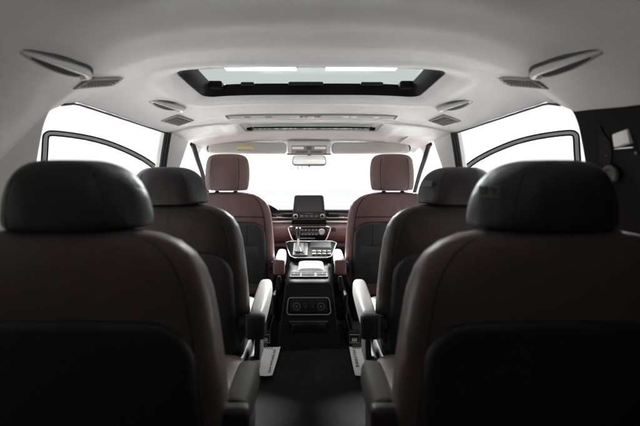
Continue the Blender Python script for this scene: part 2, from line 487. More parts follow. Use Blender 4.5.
for x in (-.30, -.2, .165, .205, .31): barbox('lamp_slot', 'midgrey' if x < 0 else 'trim', x-.018, x+.018, 1.875, 1.915, .004, .0085, 4)
for x in (-.395, .40): barbox('end_clip', 'dkgrey', x-.004, x+.004, 1.864, 1.926, .004, .0095, 2)

# ------------------------------------------------------------------ grab handles and side vents
def grab(x, y, length, label, yaw, k_=1.0):
    t = thing('grab_handle', label, 'grab handle', (0, 0, 0), 0, 'ceiling grab handles over the doors')
    t.matrix_world = frame_at(x, y) @ Matrix.Rotation(R(yaw if x > 0 else -yaw), 4, 'Z')
    L = length/2; sx = -k_ if x > 0 else k_
    bm = BM(); rings = []
    prof = [(-1, .0), (-.96, .55), (-.8, .85), (-.4, 1.0), (.3, 1.0), (.75, .92), (.93, .65), (1.0, .0)]
    # surround: raised lip, an oval ring pressed to the headliner
    # shallow tapered bowl pressed into the headliner
    bowl = chaikin([(sx*.012, -L*1.0, 0), (sx*.036, -L*.35, 0), (sx*.038, L*.45, 0), (sx*.024, L*1.0, 0), (sx*-.010, L*1.04, 0), (sx*-.024, L*.6, 0), (sx*-.018, -L*.1, 0), (sx*.000, -L*.72, 0)], 3)
    bm = BM(); c0 = Vector((sx*.010, L*.15, 0))
    loft(bm, [[(c0+(p-c0)*k)+Vector((0, 0, z)) for p in bowl] for k, z in ((1.0, .006), (1.0, -.0006), (.95, -.0022), (.90, -.0012), (.86, -.0004))])
    obj('surround', bm, 'greyplastic', t, 60)
    bm = BM()
    hole = [c0+(p-c0)*.84 for p in bowl]
    hole = [Vector((p.x, max(p.y, -L*.62), p.z)) for p in hole]
    loft(bm, [[(p.x, p.y, z) for p in hole] for z in (-.0018, .004)])
    obj('recess_shade', bm, 'recess_shade', t, 30)  # flat dark plate, shade of the hollow put into its colour
    gp_ = smoothpath([(sx*.016, -L*.98, .004), (sx*.028, -L*.72, .001), (sx*.038, -L*.2, 0), (sx*.039, L*.3, 0), (sx*.032, L*.80, 0), (sx*.010, L*1.03, 0), (sx*-.012, L*1.01, .002)], 5)
    bm = BM(); tube(bm, gp_, [.0012+.0034*min(1, i/12) for i in range(len(gp_))], 8, False, .7)
    obj('groove', bm, 'softblack', t, 60)
    bm = BM()
    path = smoothpath([(sx*.014, -L*.92, .004), (sx*.021, -L*.66, -.004), (sx*.025, -L*.2, -.009), (sx*.025, L*.3, -.011), (sx*.019, L*.72, -.009), (sx*.004, L*.92, -.005), (sx*-.012, L*.84, .001)], 5)
    n = len(path)
    tube(bm, path, [.004+.007*min(1, i/14) for i in range(n)], 12, False, .8)
    obj('grip', bm, 'trim', t, 60)
    return t
grab(-.580, .905, .22, 'large grey grab handle at the upper left rear corner of the headliner', 9, .85)
grab(.580, .905, .22, 'large grey grab handle above the bare black right rear pillar', 9, .85)
grab(-.572, 1.555, .24, 'small pale grab handle over the left side door, ahead of the long vent', 15, 1.2)
grab(.572, 1.555, .24, 'small pale grab handle over the right side door, ahead of the long vent', 15, 1.2)
grab(.575, 2.37, .17, 'small grab handle at the right end of the right sun visor', 12, 1.0)

def vent(x, y, lx, ly, label, cells):
    t = thing('roof_vent', label, 'air vent', (0, 0, 0), 0, 'air vents in the ceiling over the side doors')
    t.matrix_world = frame_at(x, y, .028) @ Matrix.Rotation(R(8 if x > 0 else -8), 4, 'Z')
    t.matrix_world = t.matrix_world @ Matrix.Translation((0, 0, .0012))
    bm = BM(); fr = .007
    for c, s in (((0, ly/2-fr/2, -.003), (lx, fr, .010)), ((0, -ly/2+fr/2, -.003), (lx, fr, .010)),
                 ((lx/2-fr/2, 0, -.003), (fr, ly-2*fr, .010)), ((-lx/2+fr/2, 0, -.003), (fr, ly-2*fr, .010))):
        rbox(bm, c, s, .002)
    obj('vent_frame', bm, 'greyplastic', t)
    bm = BM(); rbox(bm, (0, 0, .001), (lx-2*fr, ly-2*fr, .006), .001); obj('vent_backing', bm, 'dkgrey', t)
    bm = BM(); n = cells
    for k in range(1, n):
        rbox(bm, (0, -ly/2+fr+(ly-2*fr)*k/n, -.0045), (lx-2*fr, .0045, .006), .001, Matrix.Rotation(R(35), 3, 'X'), 1)
    for k in range(1, 4):
        rbox(bm, (-lx/2+fr+(lx-2*fr)*k/4, 0, -.005), (.003, ly-2*fr, .006), .001, None, 1)
    obj('louvre', bm, 'midgrey', t)
vent(-.586, 1.12, .062, .17, 'long slatted ceiling vent ahead of the large left grab handle', 11)
vent(.586, 1.12, .062, .17, 'long slatted ceiling vent ahead of the large right grab handle', 11)
vent(-.600, 1.80, .080, .16, 'short ceiling vent between left grab handle and left door pillar', 9)
vent(.600, 1.80, .080, .16, 'short ceiling vent between right grab handle and right door pillar', 9)

# ------------------------------------------------------------------ sun visors, overhead console, mirror
def visor(x0, x1, label, sticker):
    y, zt, zb = 2.47, EYE+.205, EYE+.130
    t = thing('sun_visor', label, 'sun visor', ((x0+x1)/2, y, zb), 0, 'sun visors along the windscreen header')
    cx = (x0+x1)/2; hw = (x1-x0)/2; h = zt-zb; inner = 1 if cx < 0 else -1
    pts = []
    for px, pz, r in ((hw, 0, .022), (hw, h, .02 if inner < 0 else .035), (-hw, h, .02 if inner > 0 else .035), (-hw, 0, .022)):
        pts.append((px, pz, r))
    out = []
    for i, (px, pz, r) in enumerate(pts):
        sx = 1 if px > 0 else -1; sz = 1 if pz > 0 else -1
        a0 = {(1, -1): 270, (1, 1): 0, (-1, 1): 90, (-1, -1): 180}[(sx, sz)]
        for k in range(7):
            a = R(a0+15*k); out.append((px-sx*r+r*math.cos(a), pz-sz*r+r*math.sin(a)))
    bm = BM()
    rings = []
    for d, k in ((-.012, .955), (-.0145, .93), (-.009, .99), (0, 1.0), (.009, .99), (.012, .95)):
        pass
    cz = h/2
    for d, ins in ((-.0125, .012), (-.010, .004), (-.004, 0), (.004, 0), (.010, .004), (.0125, .012)):
        rings.append([(p*(hw-ins)/hw, d-(q-cz)*-.45, cz+(q-cz)*(cz-ins)/cz) for p, q in out])
    loft(bm, rings); obj('visor_body', bm, 'trim', t, 50)
    bm = BM(); tube(bm, smoothpath([(-inner*(hw-.004), -.01, cz*.3), (-inner*(hw+.006), -.006, cz), (-inner*(hw-.01), .01, h-.01), (-inner*(hw-.05), .02, h+.004)], 4), .0045, 8)
    obj('visor_pivot', bm, 'dkgrey', t)
    bm = BM(); rbox(bm, (inner*(hw*.55), -.018, .004), (.040, .012, .006), .002); obj('visor_clip', bm, 'dkgrey', t)
    if sticker:
        rt = Matrix.Rotation(R(-24), 3, 'X')
        def P(x, q): return (x, -.0145+.45*(q-cz), q)
        bm = BM(); rbox(bm, P(-.012, cz-.006), (.10, .0012, .034), 0, rt); lab = obj('warning_label', bm, 'lens', t, 0)
        bm = BM(); rbox(bm, (P(-.012, cz+.006)[0], P(0, cz+.006)[1]-.001, cz+.006), (.10, .0012, .014), 0, rt); obj('warning_band', bm, 'yellow', lab, 0)
        bm = BM()
        for r_ in range(2):
            x = -.055
            while x < .03:
                w = random.uniform(.004, .011); z = cz-.009-.006*r_
                rbox(bm, (x+w/2, P(0, z)[1]-.001, z), (w, .0012, .0025), 0, rt); x += w+.003
        rbox(bm, (-.052, P(0, cz-.016)[1]-.0014, cz-.016), (.010, .0012, .006), 0, rt)
        obj('warning_text', bm, 'print', lab, 0)
    return t
visor(-.632, -.150, 'pale left sun visor with a yellow warning label', True)
visor(.125, .605, 'plain pale right sun visor', False)

t = thing('overhead_console', 'pale overhead console with two white map lamps between the sun visors', 'overhead console', (-.012, 2.46, EYE+.12))
bm = BM()
rbox(bm, (0, .01, .056), (.265, .06, .080), .012, Matrix.Rotation(R(22), 3, 'X')); obj('console_body', bm, 'trim', t)
rx = Matrix.Rotation(R(22), 3, 'X')
def oc(x, z, d=.0): v = rx @ Vector((x, -.030-d, z)); return v+Vector((0, .01, .058))
bm = BM(); rbox(bm, oc(0, -.012, .001), (.215, .006, .052), .004, rx); fc = obj('lamp_bezel', bm, 'greyplastic', t)
for s in (-1, 1):
    bm = BM(); rbox(bm, oc(s*.068, 0.000, .004), (.070, .005, .016), .003, rx); obj('map_lamp', bm, 'lens', t)
bm = BM(); rbox(bm, oc(0, -.002, .004), (.030, .005, .024), .004, rx); obj('switch', bm, 'midgrey', t)
for s in (-1, 1):
    bm = BM(); rbox(bm, oc(s*.045, -.026, .004), (.070, .004, .012), .003, rx); obj('button', bm, 'midgrey', t)
bm = BM(); tube(bm, smoothpath([(-.13, .02, .012), (-.11, .01, .008), (.11, .01, .008), (.13, .02, .012)], 5), .004, 8); obj('lower_trim', bm, 'midgrey', t)

t = thing('rear_view_mirror', 'rear view mirror hanging on a black stem below the overhead console', 'mirror', (-.012, 2.72, EYE+.097))
t.rotation_euler = (R(-6), 0, 0)
def capsule_ring(hx, hz, y, n=10, k=.75):
    out = []
    r = hz*.72
    for cx, cz, a0 in ((hx-r, hz-r, 0), (-hx+r, hz-r, 90), (-hx+r*.9, -hz+r, 180), (hx-r*.9, -hz+r, 270)):
        for i in range(n+1):
            a = R(a0+90*i/n); out.append((cx+r*math.cos(a), y, cz+r*math.sin(a)))
    return out
bm = BM(); loft(bm, [capsule_ring(.108, .030, -.010), capsule_ring(.113, .036, -.006), capsule_ring(.113, .036, .004), capsule_ring(.095, .028, .022), capsule_ring(.05, .015, .032)])
obj('mirror_housing', bm, 'dkgrey', t, 50)
bm = BM(); loft(bm, [capsule_ring(.108, .0315, -.0112), capsule_ring(.108, .0315, -.009)]); obj('mirror_glass', bm, 'mirror', t, 30)
bm = BM(); tube(bm, [(.0, .018, .02), (.0, .03, .055), (0, .05, .10)], [.014, .010, .013], 12); obj('stem', bm, 'black', t)
bm = BM(); rbox(bm, (0, -.008, -.038), (.012, .01, .008), .002); obj('dimmer_switch', bm, 'black', t)
for k, (x, l) in enumerate(((-.076, .030), (-.048, .018))):
    bm = BM(); tube(bm, smoothpath([(x, .0, -.030), (x-.002, 0, -.030-l*.6), (x+.002, 0, -.034-l)], 4), .0016, 6); obj('thin_cable', bm, 'black', t)

# ------------------------------------------------------------------ seats
BACK = [  # z, half width, half thickness, y centre, exponent
    (.30, .225, .060, .155, 3.0), (.36, .250, .072, .145, 3.2), (.45, .260, .078, .128, 3.4), (.55, .258, .076, .100, 3.4), (.66, .253, .070, .066, 3.4),
    (.73, .247, .064, .045, 3.2), (.775, .236, .058, .032, 3.0), (.805, .220, .052, .023, 2.8), (.827, .196, .045, .016, 2.7),
    (.842, .164, .037, .011, 2.6), (.850, .122, .028, .008, 2.5), (.854, .065, .016, .006, 2.4)]
def blev(z):
    for a, b in zip(BACK, BACK[1:]):
        if z <= b[0]:
            t = max(0, (z-a[0])/(b[0]-a[0])); return [p+(q-p)*t for p, q in zip(a, b)]
    return list(BACK[-1])
def back_y(x, z):          # y of the rearmost surface at height z
    _, hw, th, yc, n = blev(z)
    u = min(.999, abs(x)/hw); return yc-th*(1-u**n)**(1/n)
def back_pt(z, th_):
    _, hw, th, yc, n = blev(z); c, s = math.cos(th_), math.sin(th_)
    return Vector((hw*math.copysign(abs(c)**(2/n), c), yc+th*math.copysign(abs(s)**(2/n), s), z))

def sed_seat(name, label, cat, x, y, inner, hr, leather, hleather, group, arm_tilt=0, arm_cap='black', rail=False, arm_leather='paleleather', tagged=False, pocket=False, hr_w=.133, arm_x=.295, arm_y=.085, arm_l=.30):
    t = thing(name, label, cat, (x, y, 0), 0, group)
    # backrest
    zs = sorted(set([BACK[0][0]+(BACK[-1][0]-BACK[0][0])*k/30 for k in range(31)] + [b[0] for b in BACK]))
    bm = BM(); N = 64
    loft(bm, [[back_pt(z, 2*math.pi*k/N) for k in range(N)] for z in zs])
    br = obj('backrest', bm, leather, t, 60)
    for s in (-1, 1):
        th_ = R(-90+s*50)
        bm = BM(); pts = []
        for k in range(31):
            z = .33+(.846-.33)*k/30; p = back_pt(z, th_)
            q = back_pt(z, R(-90)); d = (p-Vector((0, blev(z)[3], z))).normalized()
            pts.append(p+d*.0003)
        # carry the seam over the shoulder
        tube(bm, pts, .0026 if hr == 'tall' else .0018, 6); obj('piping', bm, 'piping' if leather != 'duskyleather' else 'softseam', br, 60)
    bm = BM()
    if hr == 'tall': tube(bm, [Vector((xx, back_y(xx, .718)-.0008, .718-.004*(xx/.22)**2)) for xx in [-.215+.43*k/30 for k in range(31)]], .0028, 6)
    if hr == 'tall': obj('seam', bm, 'piping', br, 60)
    else: bm.free()
    # hard shell on the back
    ztop, zbot = .692, .325
    bm = BM(); nu, nv = 36, 26; g = []; g2 = []
    for j in range(nv+1):
        v = (j/nv); v = 1-(1-v)**1.8; z = zbot+(ztop-zbot)*v
        hw = .218+.006*(1-v); r = .075
        if z > ztop-r: hw = hw-r+math.sqrt(max(0, r*r-(z-ztop+r)**2))
        row, row2 = [], []
        for i in range(nu+1):
            xx = hw*(-1+2*i/nu)
            zz = z - .012*(xx/.225)**2
            e = min(1.0, min((1-abs(-1+2*i/nu))*hw, (ztop-z)*1.0)/.012)
            yb = back_y(xx, zz)
            row.append(bm.verts.new((xx, yb-.002-.010*math.sqrt(max(0, e)), zz)))
            row2.append(bm.verts.new((xx, yb+.012, zz)))
        g.append(row); g2.append(row2)
    for j in range(nv):
        for i in range(nu):
            bm.faces.new((g[j][i], g[j][i+1], g[j+1][i+1], g[j+1][i])); bm.faces.new((g2[j][i], g2[j+1][i], g2[j+1][i+1], g2[j][i+1]))
        bm.faces.new((g[j][0], g[j+1][0], g2[j+1][0], g2[j][0])); bm.faces.new((g[j][nu], g2[j][nu], g2[j+1][nu], g[j+1][nu]))
    for i in range(nu):
        bm.faces.new((g[nv][i], g[nv][i+1], g2[nv][i+1], g2[nv][i])); bm.faces.new((g[0][i], g2[0][i], g2[0][i+1], g[0][i+1]))
    pn = obj('back_panel', bm, 'panel', t, 50)
    if pocket:
        bm = BM()
        rings = []
        for z, o_ in ((.335, .012), (.42, .022), (.50, .026), (.545, .022), (.552, .014)):
            rings.append([(xx, back_y(xx, z)-.008-o_*(1-(abs(xx)/.185)**6), z) for xx in [-.18+.36*k/24 for k in range(25)]] +
                         [(xx, back_y(xx, z)-.004, z) for xx in [.18-.36*k/24 for k in range(25)]])
        loft(bm, rings); obj('map_pocket', bm, 'panel', pn, 50)
        for xx in (-.115, .0, .115):
            bm = BM(); tube(bm, [(xx, back_y(xx, z)-.0125, z) for z in [.555+.11*k/8 for k in range(9)]], .0022, 6); obj('shell_rib', bm, 'black', pn)
    # headrest
    W = hr_w
    plan = chaikin([(-.60*W, -.046, 0), (0, -.052, 0), (.60*W, -.046, 0), (1.0*W, .018, 0), (.96*W, .052, 0), (.5*W, .060, 0), (-.5*W, .060, 0), (-.96*W, .052, 0), (-1.0*W, .018, 0)], 3)
    mx = max(p.x for p in plan); k0 = W/mx
    if hr == 'low':
        lv = [(.851, .90, .84), (.855, .985, .94), (.864, 1.01, .99), (.880, 1.0, 1.01), (.900, .975, 1.0), (.920, .93, .97), (.938, .865, .92), (.953, .775, .83), (.965, .66, .68), (.973, .52, .46), (.977, .34, .22)]
    else:
        lv = [(.862, .84, .72), (.868, .91, .90), (.880, .95, .99), (.91, .985, 1.05), (.95, 1.0, 1.08), (.99, .985, 1.05), (1.02, .955, .98), (1.042, .90, .86), (1.057, .80, .70), (1.066, .62, .46), (1.069, .36, .2)]
    zz = []
    bm = BM(); rings = []
    for z, sx, sy in lv:
        tilt = -.10*(z-.86) if hr == 'low' else .08*(z-.86)
        rings.append([(p.x*k0*sx, p.y*sy+tilt, z) for p in plan])
    loft(bm, rings); h = obj('headrest', bm, hleather, t, 60)
    md = h.modifiers.new('soft', 'SUBSURF'); md.levels = 1; md.render_levels = 2
    for s in (-1, 1):
        bm = BM(); cyl(bm, (s*.052, .008, .85), .0065, .07, 'z', 14); obj('headrest_post', bm, 'satin', h)
        bm = BM(); cyl(bm, (s*.052, .008, .853), .012, .016, 'z', 14, .003); obj('post_collar', bm, 'black', h)
        # facet seam
        bm = BM(); pts = []
        for z, sx, sy in lv[1:-3]:
            tilt = -.10*(z-.86) if hr == 'low' else .08*(z-.86)
            i = min(range(len(plan)), key=lambda i: abs(plan[i].x-s*.60*W)+abs(plan[i].y+.046))
            pts.append((plan[i].x*k0*sx*.99, plan[i].y*sy*.99+tilt+.0015, z))
        tube(bm, smoothpath(pts, 3), .0024, 6); obj('headrest_seam', bm, 'piping', h, 60)
    if tagged:
        # small woven tag on the inner-side facet of the headrest
        n = Vector((-.062, -.050, 0)).normalized(); n = Vector((-(.012+.050), -(1-.62)*W, 0)).normalized()
        c = Vector((-.845*W, -.018, .921))
        ax = Vector((-n.y, n.x, 0)); ax = -ax if ax.x < 0 else ax
        up = Vector((.10, .035, 1)).normalized(); n2 = ax.cross(up).normalized()
        rot = Matrix((ax, -n2, up)).transposed()
        if (rot @ Vector((0, -1, 0))).dot(n) < 0: rot = Matrix((ax, n2, up)).transposed()
        base = c + n*.0028
        bm = BM(); rbox(bm, base, (.040, .003, .021), .001, rot); tg = obj('tag', bm, 'tag', h)
        if tagged == 'plain': tagged = False
        bm = BM()
        for xx, w, k in ((-.0085, .010, 1), (.0085, .0085, 0)):
            rbox(bm, base+rot @ Vector((xx, -.0022, .0008)), (w, .001, .0125), .0002, rot, 1)
        if not tagged: bm.free()
        else: obj('tag_print', bm, 'tagdark', tg, 0)
        bm = BM(); rbox(bm, base+rot @ Vector((-.0075, -.0032, .001)), (.0035, .001, .0075), .0002, rot, 1)
        rbox(bm, base+rot @ Vector((.0075, -.0032, -.002)), (.003, .001, .0055), .0002, rot, 1)
        if not tagged: bm.free()
        else: obj('tag_print', bm, 'tag', tg, 0)
    # cushion with bolsters
    bm = BM(); rings = []
    for k in range(25):
        u = k/24; yy = .12+.48*u
        drop = .030*max(0, (u-.75)/.25)**2; hw = .238-.03*max(0, (u-.8)/.2)**2
        zb = .24; ring = []
        for q in range(28):
            a = -math.pi/2+2*math.pi*q/28
            ca, sa = math.cos(a), math.sin(a)
            X = hw*math.copysign(abs(ca)**.55, ca); Zh = .075*math.copysign(abs(sa)**.6, sa)
            bol = .018*max(0, abs(X)/hw-.6)/.4 if sa > 0 else 0
            e = 1-.5*max(0, (u-.94)/.06)-.5*max(0, (.04-u)/.04)
            ring.append((X*(.9+.1*e), yy, .315-drop+Zh*e+bol))
        rings.append(ring)
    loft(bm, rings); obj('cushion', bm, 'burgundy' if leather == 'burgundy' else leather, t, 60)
    # side shield / recliner
    for s in (-1, 1):
        bm = BM(); rbox(bm, (s*.262, .24, .215), (.022, .44, .12), .010); obj('side_shield', bm, 'black', t)
    bm = BM(); rbox(bm, (0, .30, .155), (.44, .40, .12), .03); obj('seat_base', bm, 'black', t)
    for s in (-1, 1):
        bm = BM(); rbox(bm, (s*.20, .28, .060), (.055, .62, .055), .008); rbox(bm, (s*.20, .28, .022), (.075, .70, .028), .006)
        rl = obj('seat_rail', bm, 'dkgrey', t)
        if rail and s == inner:
            bm = BM(); z0, y0 = .070, -.055
            rbox(bm, (s*.225, y0, z0), (.064, .030, .066), .006); e = obj('rail_cap', bm, 'black', rl)
            bm = BM()
            tube(bm, [(s*.225+a, y0-.016, z0+b) for a, b in ((-.026, -.027), (.026, -.027), (.026, .016), (-.026, .016))], .0035, 6, True)
            rbox(bm, (s*.225, y0-.0155, z0-.012), (.030, .003, .018), .001)
            obj('rail_frame', bm, 'satin', e)
    # armrest on the aisle side
    ax = inner*arm_x; L = arm_l
    piv = Vector((ax, arm_y, .430)); rot = Matrix.Rotation(R(arm_tilt), 3, 'X')
    bm = BM(); rings = []
    for k in range(22):
        u = k/21; yy = -.03+L*u
        e = math.sqrt(max(0, 1-max(0, (u-.84)/.16)**2)); b = math.sqrt(max(0, 1-.5*max(0, (.05-u)/.05)**2))
        w = .030*max(.25, e)*b*(.93+.07*math.sin(math.pi*u)); hh = .041*max(.22, e)*b
        ring = []
        for q in range(20):
            a = 2*math.pi*q/20; ca, sa = math.cos(a), math.sin(a)
            p = Vector((w*math.copysign(abs(ca)**.62, ca), yy, hh*math.copysign(abs(sa)**.62, sa)-(1-e)*.012))
            ring.append(piv+rot @ p)
        rings.append(ring)
    loft(bm, rings); a = obj('armrest', bm, arm_leather, t, 60)
    bm = BM()
    vs = rbox(bm, piv+rot @ Vector((0, -.037, -.004)), (.068, .034, .088), .012, rot)
    obj('end_cap', bm, arm_cap, a)
    bm = BM(); rbox(bm, piv+rot @ Vector((-inner*.006, .09, -.030)), (.058, .26, .040), .010, rot); obj('arm_underside', bm, 'burgundy' if leather == 'burgundy' else 'brownleather', a)
    bm = BM(); cyl(bm, piv+Vector((-inner*.035, 0, -.005)), .026, .05, 'x', 20, .004); obj('arm_hinge', bm, 'black', a)
    # belt buckle
    bm = BM(); rbox(bm, (inner*.285, .16, .30), (.022, .030, .085), .006, Matrix.Rotation(R(-20), 3, 'X')); obj('buckle', bm, 'black', t)
    return t

g = 'captain chairs in three rows'
sed_seat('front_seat', 'driver side front seat in pale burgundy leather, left of the centre console', 'car seat', -.475, 2.235, 1, 'tall', 'burgundy', 'burgundy', g, 2, 'burgundy', True, 'paleleather', False, True, .126, .292)
sed_seat('front_seat', 'passenger side front seat in pale burgundy leather, right of the centre console', 'car seat', .460, 2.235, -1, 'tall', 'burgundy', 'burgundy', g, 2, 'burgundy', True, 'paleleather', False, True, .126, .292)
sed_seat('captain_chair', 'second row left dark seat, without tag, white armrest beside the aisle', 'car seat', -.486, 1.345, 1, 'low', 'brownleather', 'darkleather', g, 7, 'black', False, 'paleleather', False, False, .133, .293, .085, .36)
sed_seat('captain_chair', 'second row right dark seat with white armrest and a pale tag on its headrest', 'car seat', .499, 1.345, -1, 'low', 'brownleather', 'darkleather', g, 7, 'black', False, 'paleleather', 'plain', False, .133, .293, .085, .36)
sed_seat('captain_chair', 'nearest left dark seat filling the lower left corner, plain headrest', 'car seat', -.436, .722, 1, 'low', 'duskyleather', 'darkleather', g, 0, 'brownleather', False, 'shadedleather', False, False, .138, .275, .15, .22)
sed_seat('captain_chair', 'nearest right dark seat filling the lower right corner, printed tag on headrest', 'car seat', .432, .722, -1, 'low', 'duskyleather', 'darkleather', g, 0, 'brownleather', False, 'shadedleather', True, False, .138, .275, .15, .22)

# ------------------------------------------------------------------ centre console
t = thing('centre_console', 'black centre console with gear lever and silver framed rear switch panel', 'centre console', (-.012, 2.15, 0))
def ring_c(y, w0, w1, z0, z1, r=.02):
    # trapezoid section: w0 half width at the bottom, w1 at the top
    wm = w1+(w0-w1)*.12
    pts = [Vector(p) for p in ((-w0, 0, z0), (w0, 0, z0), (wm, 0, z1-r), (w1-r*.3, 0, z1-r*.3), (w1-r, 0, z1), (-w1+r, 0, z1), (-w1+r*.3, 0, z1-r*.3), (-wm, 0, z1-r))]
    return [(p.x, y, p.z) for p in pts]
bm = BM()
loft(bm, [ring_c(.030, .158, .112, .004, .352), ring_c(.024, .165, .120, .003, .362), ring_c(.036, .170, .124, .003, .372), ring_c(.18, .172, .126, .005, .378),
          ring_c(.34, .17, .128, .005, .385), ring_c(.44, .17, .135, .005, .40), ring_c(.60, .17, .155, .005, .45), ring_c(.72, .17, .165, .005, .46), ring_c(.80, .17, .165, .005, .47)])
cb = obj('console_body', bm, 'consoleblack', t, 45)
# rear face: switch panel
bm = BM(); rbox(bm, (0, .030, .240), (.205, .020, .080), .010, Matrix.Rotation(R(-3), 3, 'X')); sp = obj('switch_panel', bm, 'softblack', t)
def rr_loop(hx, hz, r, c, y):
    out = []
    for cx, cz, a0 in ((hx-r, hz-r, 0), (-hx+r, hz-r, 90), (-hx+r, -hz+r, 180), (hx-r, -hz+r, 270)):
        for k in range(6):
            a = R(a0+18*k); out.append((c[0]+cx+r*math.cos(a), y, c[1]+cz+r*math.sin(a)))
    return out
lp = rr_loop(.112, .046, .018, (0, .239), .018)
lp = [(x*(1.0 if z > .239 else 1.06), y, z) for x, y, z in lp]
bm = BM(); tube(bm, lp, .0032, 8, True); obj('panel_frame', bm, 'satin', sp)
for x in (-.066, .066):
    bm = BM(); cyl(bm, (x, .016, .239), .019, .010, 'y', 24, .002); k = obj('power_socket', bm, 'black', sp)
    bm = BM(); tube(bm, [(x+.019*math.cos(a), .011, .239+.019*math.sin(a)) for a in [2*math.pi*i/24 for i in range(24)]], .0016, 6, True)
    for a in (0, 60, 120):
        rbox(bm, (x, .0103, .239), (.020, .001, .0022), 0, Matrix.Rotation(R(a), 3, 'Y'))
    obj('socket_icon', bm, 'satin', k)
for x in (-.018, .018):
    bm = BM(); rbox(bm, (x, .018, .239), (.032, .008, .036), .004); k = obj('button', bm, 'black', sp)
    bm = BM(); rbox(bm, (x, .0135, .237), (.010, .001, .0022), 0, Matrix.Rotation(R(35), 3, 'Y')); rbox(bm, (x+.002, .0135, .241), (.007, .001, .002), 0, Matrix.Rotation(R(-40), 3, 'Y')); obj('button_icon', bm, 'satin', k, 0)
bm = BM(); rbox(bm, (0, .030, .120), (.195, .018, .055), .012); obj('storage_recess', bm, 'gloss', t)
bm = BM(); rbox(bm, (0, .026, .152), (.21, .016, .008), .003); obj('recess_lip', bm, 'dkgrey', t)
# strip of controls along the rear top edge
bm = BM(); rbox(bm, (0, .12, .381), (.215, .085, .014), .005, Matrix.Rotation(R(4), 3, 'X')); st = obj('control_strip', bm, 'consoleblack', t)
for x, w in ((-.075, .05), (-.005, .07), (.072, .05)):
    bm = BM(); rbox(bm, (x, .12, .3875), (w, .058, .008), .003, Matrix.Rotation(R(4), 3, 'X')); k = obj('button', bm, 'matteblack', st)
    bm = BM(); rbox(bm, (x, .115, .392), (w*.4, .006, .002), .0006, Matrix.Rotation(R(4), 3, 'X')); obj('button_icon', bm, 'chrome', k)
bm = BM(); tube(bm, [(-.108, .080, .384), (.108, .080, .384)], .0028, 8); tube(bm, [(-.104, .158, .392), (.104, .158, .392)], .0022, 8); obj('strip_edge', bm, 'satin', st)
# padded lid
bm = BM()
rings = []
for k in range(18):
    u = k/17; yy = .19+.17*u; e = (1-abs(2*u-1)**7)**.5 if 0 < u < 1 else .25
    rings.append([(.012+.076*math.copysign(abs(math.cos(a))**.45, math.cos(a))*(.92+.08*e), yy, .386+.010*u+.022*max(.3, e)*math.copysign(abs(math.sin(a))**.6, math.sin(a))) for a in [2*math.pi*q/28 for q in range(28)]])
loft(bm, rings); obj('armrest_lid', bm, 'paleleather', t, 60)
# gear selector panel, sloping up to the dash
sl = Matrix.Rotation(R(18), 3, 'X'); pc = Vector((.012, .50, .452))
def gp(x, y, z=0): return pc+sl @ Vector((x, y, z))
bm = BM()
poly = chaikin([(-.125, -.115, 0), (.125, -.115, 0), (.178, .11, 0), (-.178, .11, 0)], 2, .10)
loft(bm, [[gp(p.x, p.y, z) for p in poly] for z in (-.05, .004, .008)]); gpn = obj('selector_panel', bm, 'matteblack', t, 40)
bm = BM(); tube(bm, [gp(p.x*1.01, p.y*1.01, .008) for p in poly], .0042, 8, True); obj('panel_frame', bm, 'chrome', gpn)
bm = BM(); rbox(bm, gp(-.070, -.005, .010), (.095, .17, .008), .004, sl); gt = obj('selector_gate', bm, 'dkgrey', gpn)
bm = BM(); rbox(bm, gp(-.050, .0, .0145), (.018, .15, .004), .002, sl); rbox(bm, gp(-.090, .0, .0145), (.034, .16, .004), .002, sl); obj('gate_slot', bm, 'black', gt)
bm = BM(); rbox(bm, gp(.065, .060, .006), (.140, .095, .010), .006, sl); obj('storage_tray', bm, 'black', gpn)
for i in range(4):
    for j in range(2):
        bm = BM(); rbox(bm, gp(.020+.032*i, -.035-.034*j, .011), (.026, .022, .006), .003, sl); k = obj('button', bm, 'midgrey' if (i+j) % 3 == 0 else 'dkgrey', gpn)
        bm = BM(); rbox(bm, gp(.020+.032*i, -.033-.034*j, .0150), (.010, .003, .001), 0, sl); obj('button_icon', bm, 'lens', k, 0)
# gear lever
bm = BM(); b0 = gp(-.083, -.035, .012)
tube(bm, [b0, b0+Vector((0, .004, .03))], [.030, .014], 16); tube(bm, [b0+Vector((0, .004, .03)), b0+Vector((0, .02, .085))], [.009, .009], 12)
lv = obj('gear_lever', bm, 'chrome', gpn)
bm = BM(); c0 = b0+Vector((-.001, .022, .078)); rings = []
for u, w in ((0, .011), (.12, .016), (.35, .019), (.6, .022), (.8, .023), (.93, .018), (1, .008)):
    rings.append([c0+Vector((w*math.cos(a), .012*u+w*1.1*math.sin(a), .075*u)) for a in [2*math.pi*q/20 for q in range(20)]])
loft(bm, rings); kn = obj('gear_knob', bm, 'gloss', lv, 60)
kn = None

# ------------------------------------------------------------------ dashboard
t = thing('dashboard', 'dashboard with centre touchscreen, vents and burgundy leather band below the windscreen', 'dashboard', (0, 2.9, .30))
def dloft(name, prof, m, x0=-.78, x1=.78, n=2, parent=t, bow=.06, ang=40):
    bm = BM(); rings = []
    for k in range(41):
        x = x0+(x1-x0)*k/40
        b = -bow*(abs(x)/.78)**2.2                      # ends come back towards the cabin
        rings.append([(x, y-2.9+b, z-.30) for y, z in prof])
    loft(bm, rings); return obj(name, bm, m, parent, ang)
dloft('dash_top', [(3.38, .66), (3.38, .60), (3.0, .60), (2.955, .672), (2.950, .690), (2.962, .700), (3.05, .703)], 'black')
dloft('dash_fascia', [(2.965, .668), (3.02, .668), (3.02, .612), (2.955, .612)], 'gloss')
dloft('trim_strip', [(2.942, .640), (2.95, .640), (2.95, .634), (2.942, .634)], 'satin')
dloft('trim_strip', [(2.925, .616), (2.96, .618), (2.96, .600), (2.925, .604)], 'satin')
dloft('lower_trim', [(2.93, .602), (2.97, .602), (2.97, .590), (2.925, .590)], 'gloss')
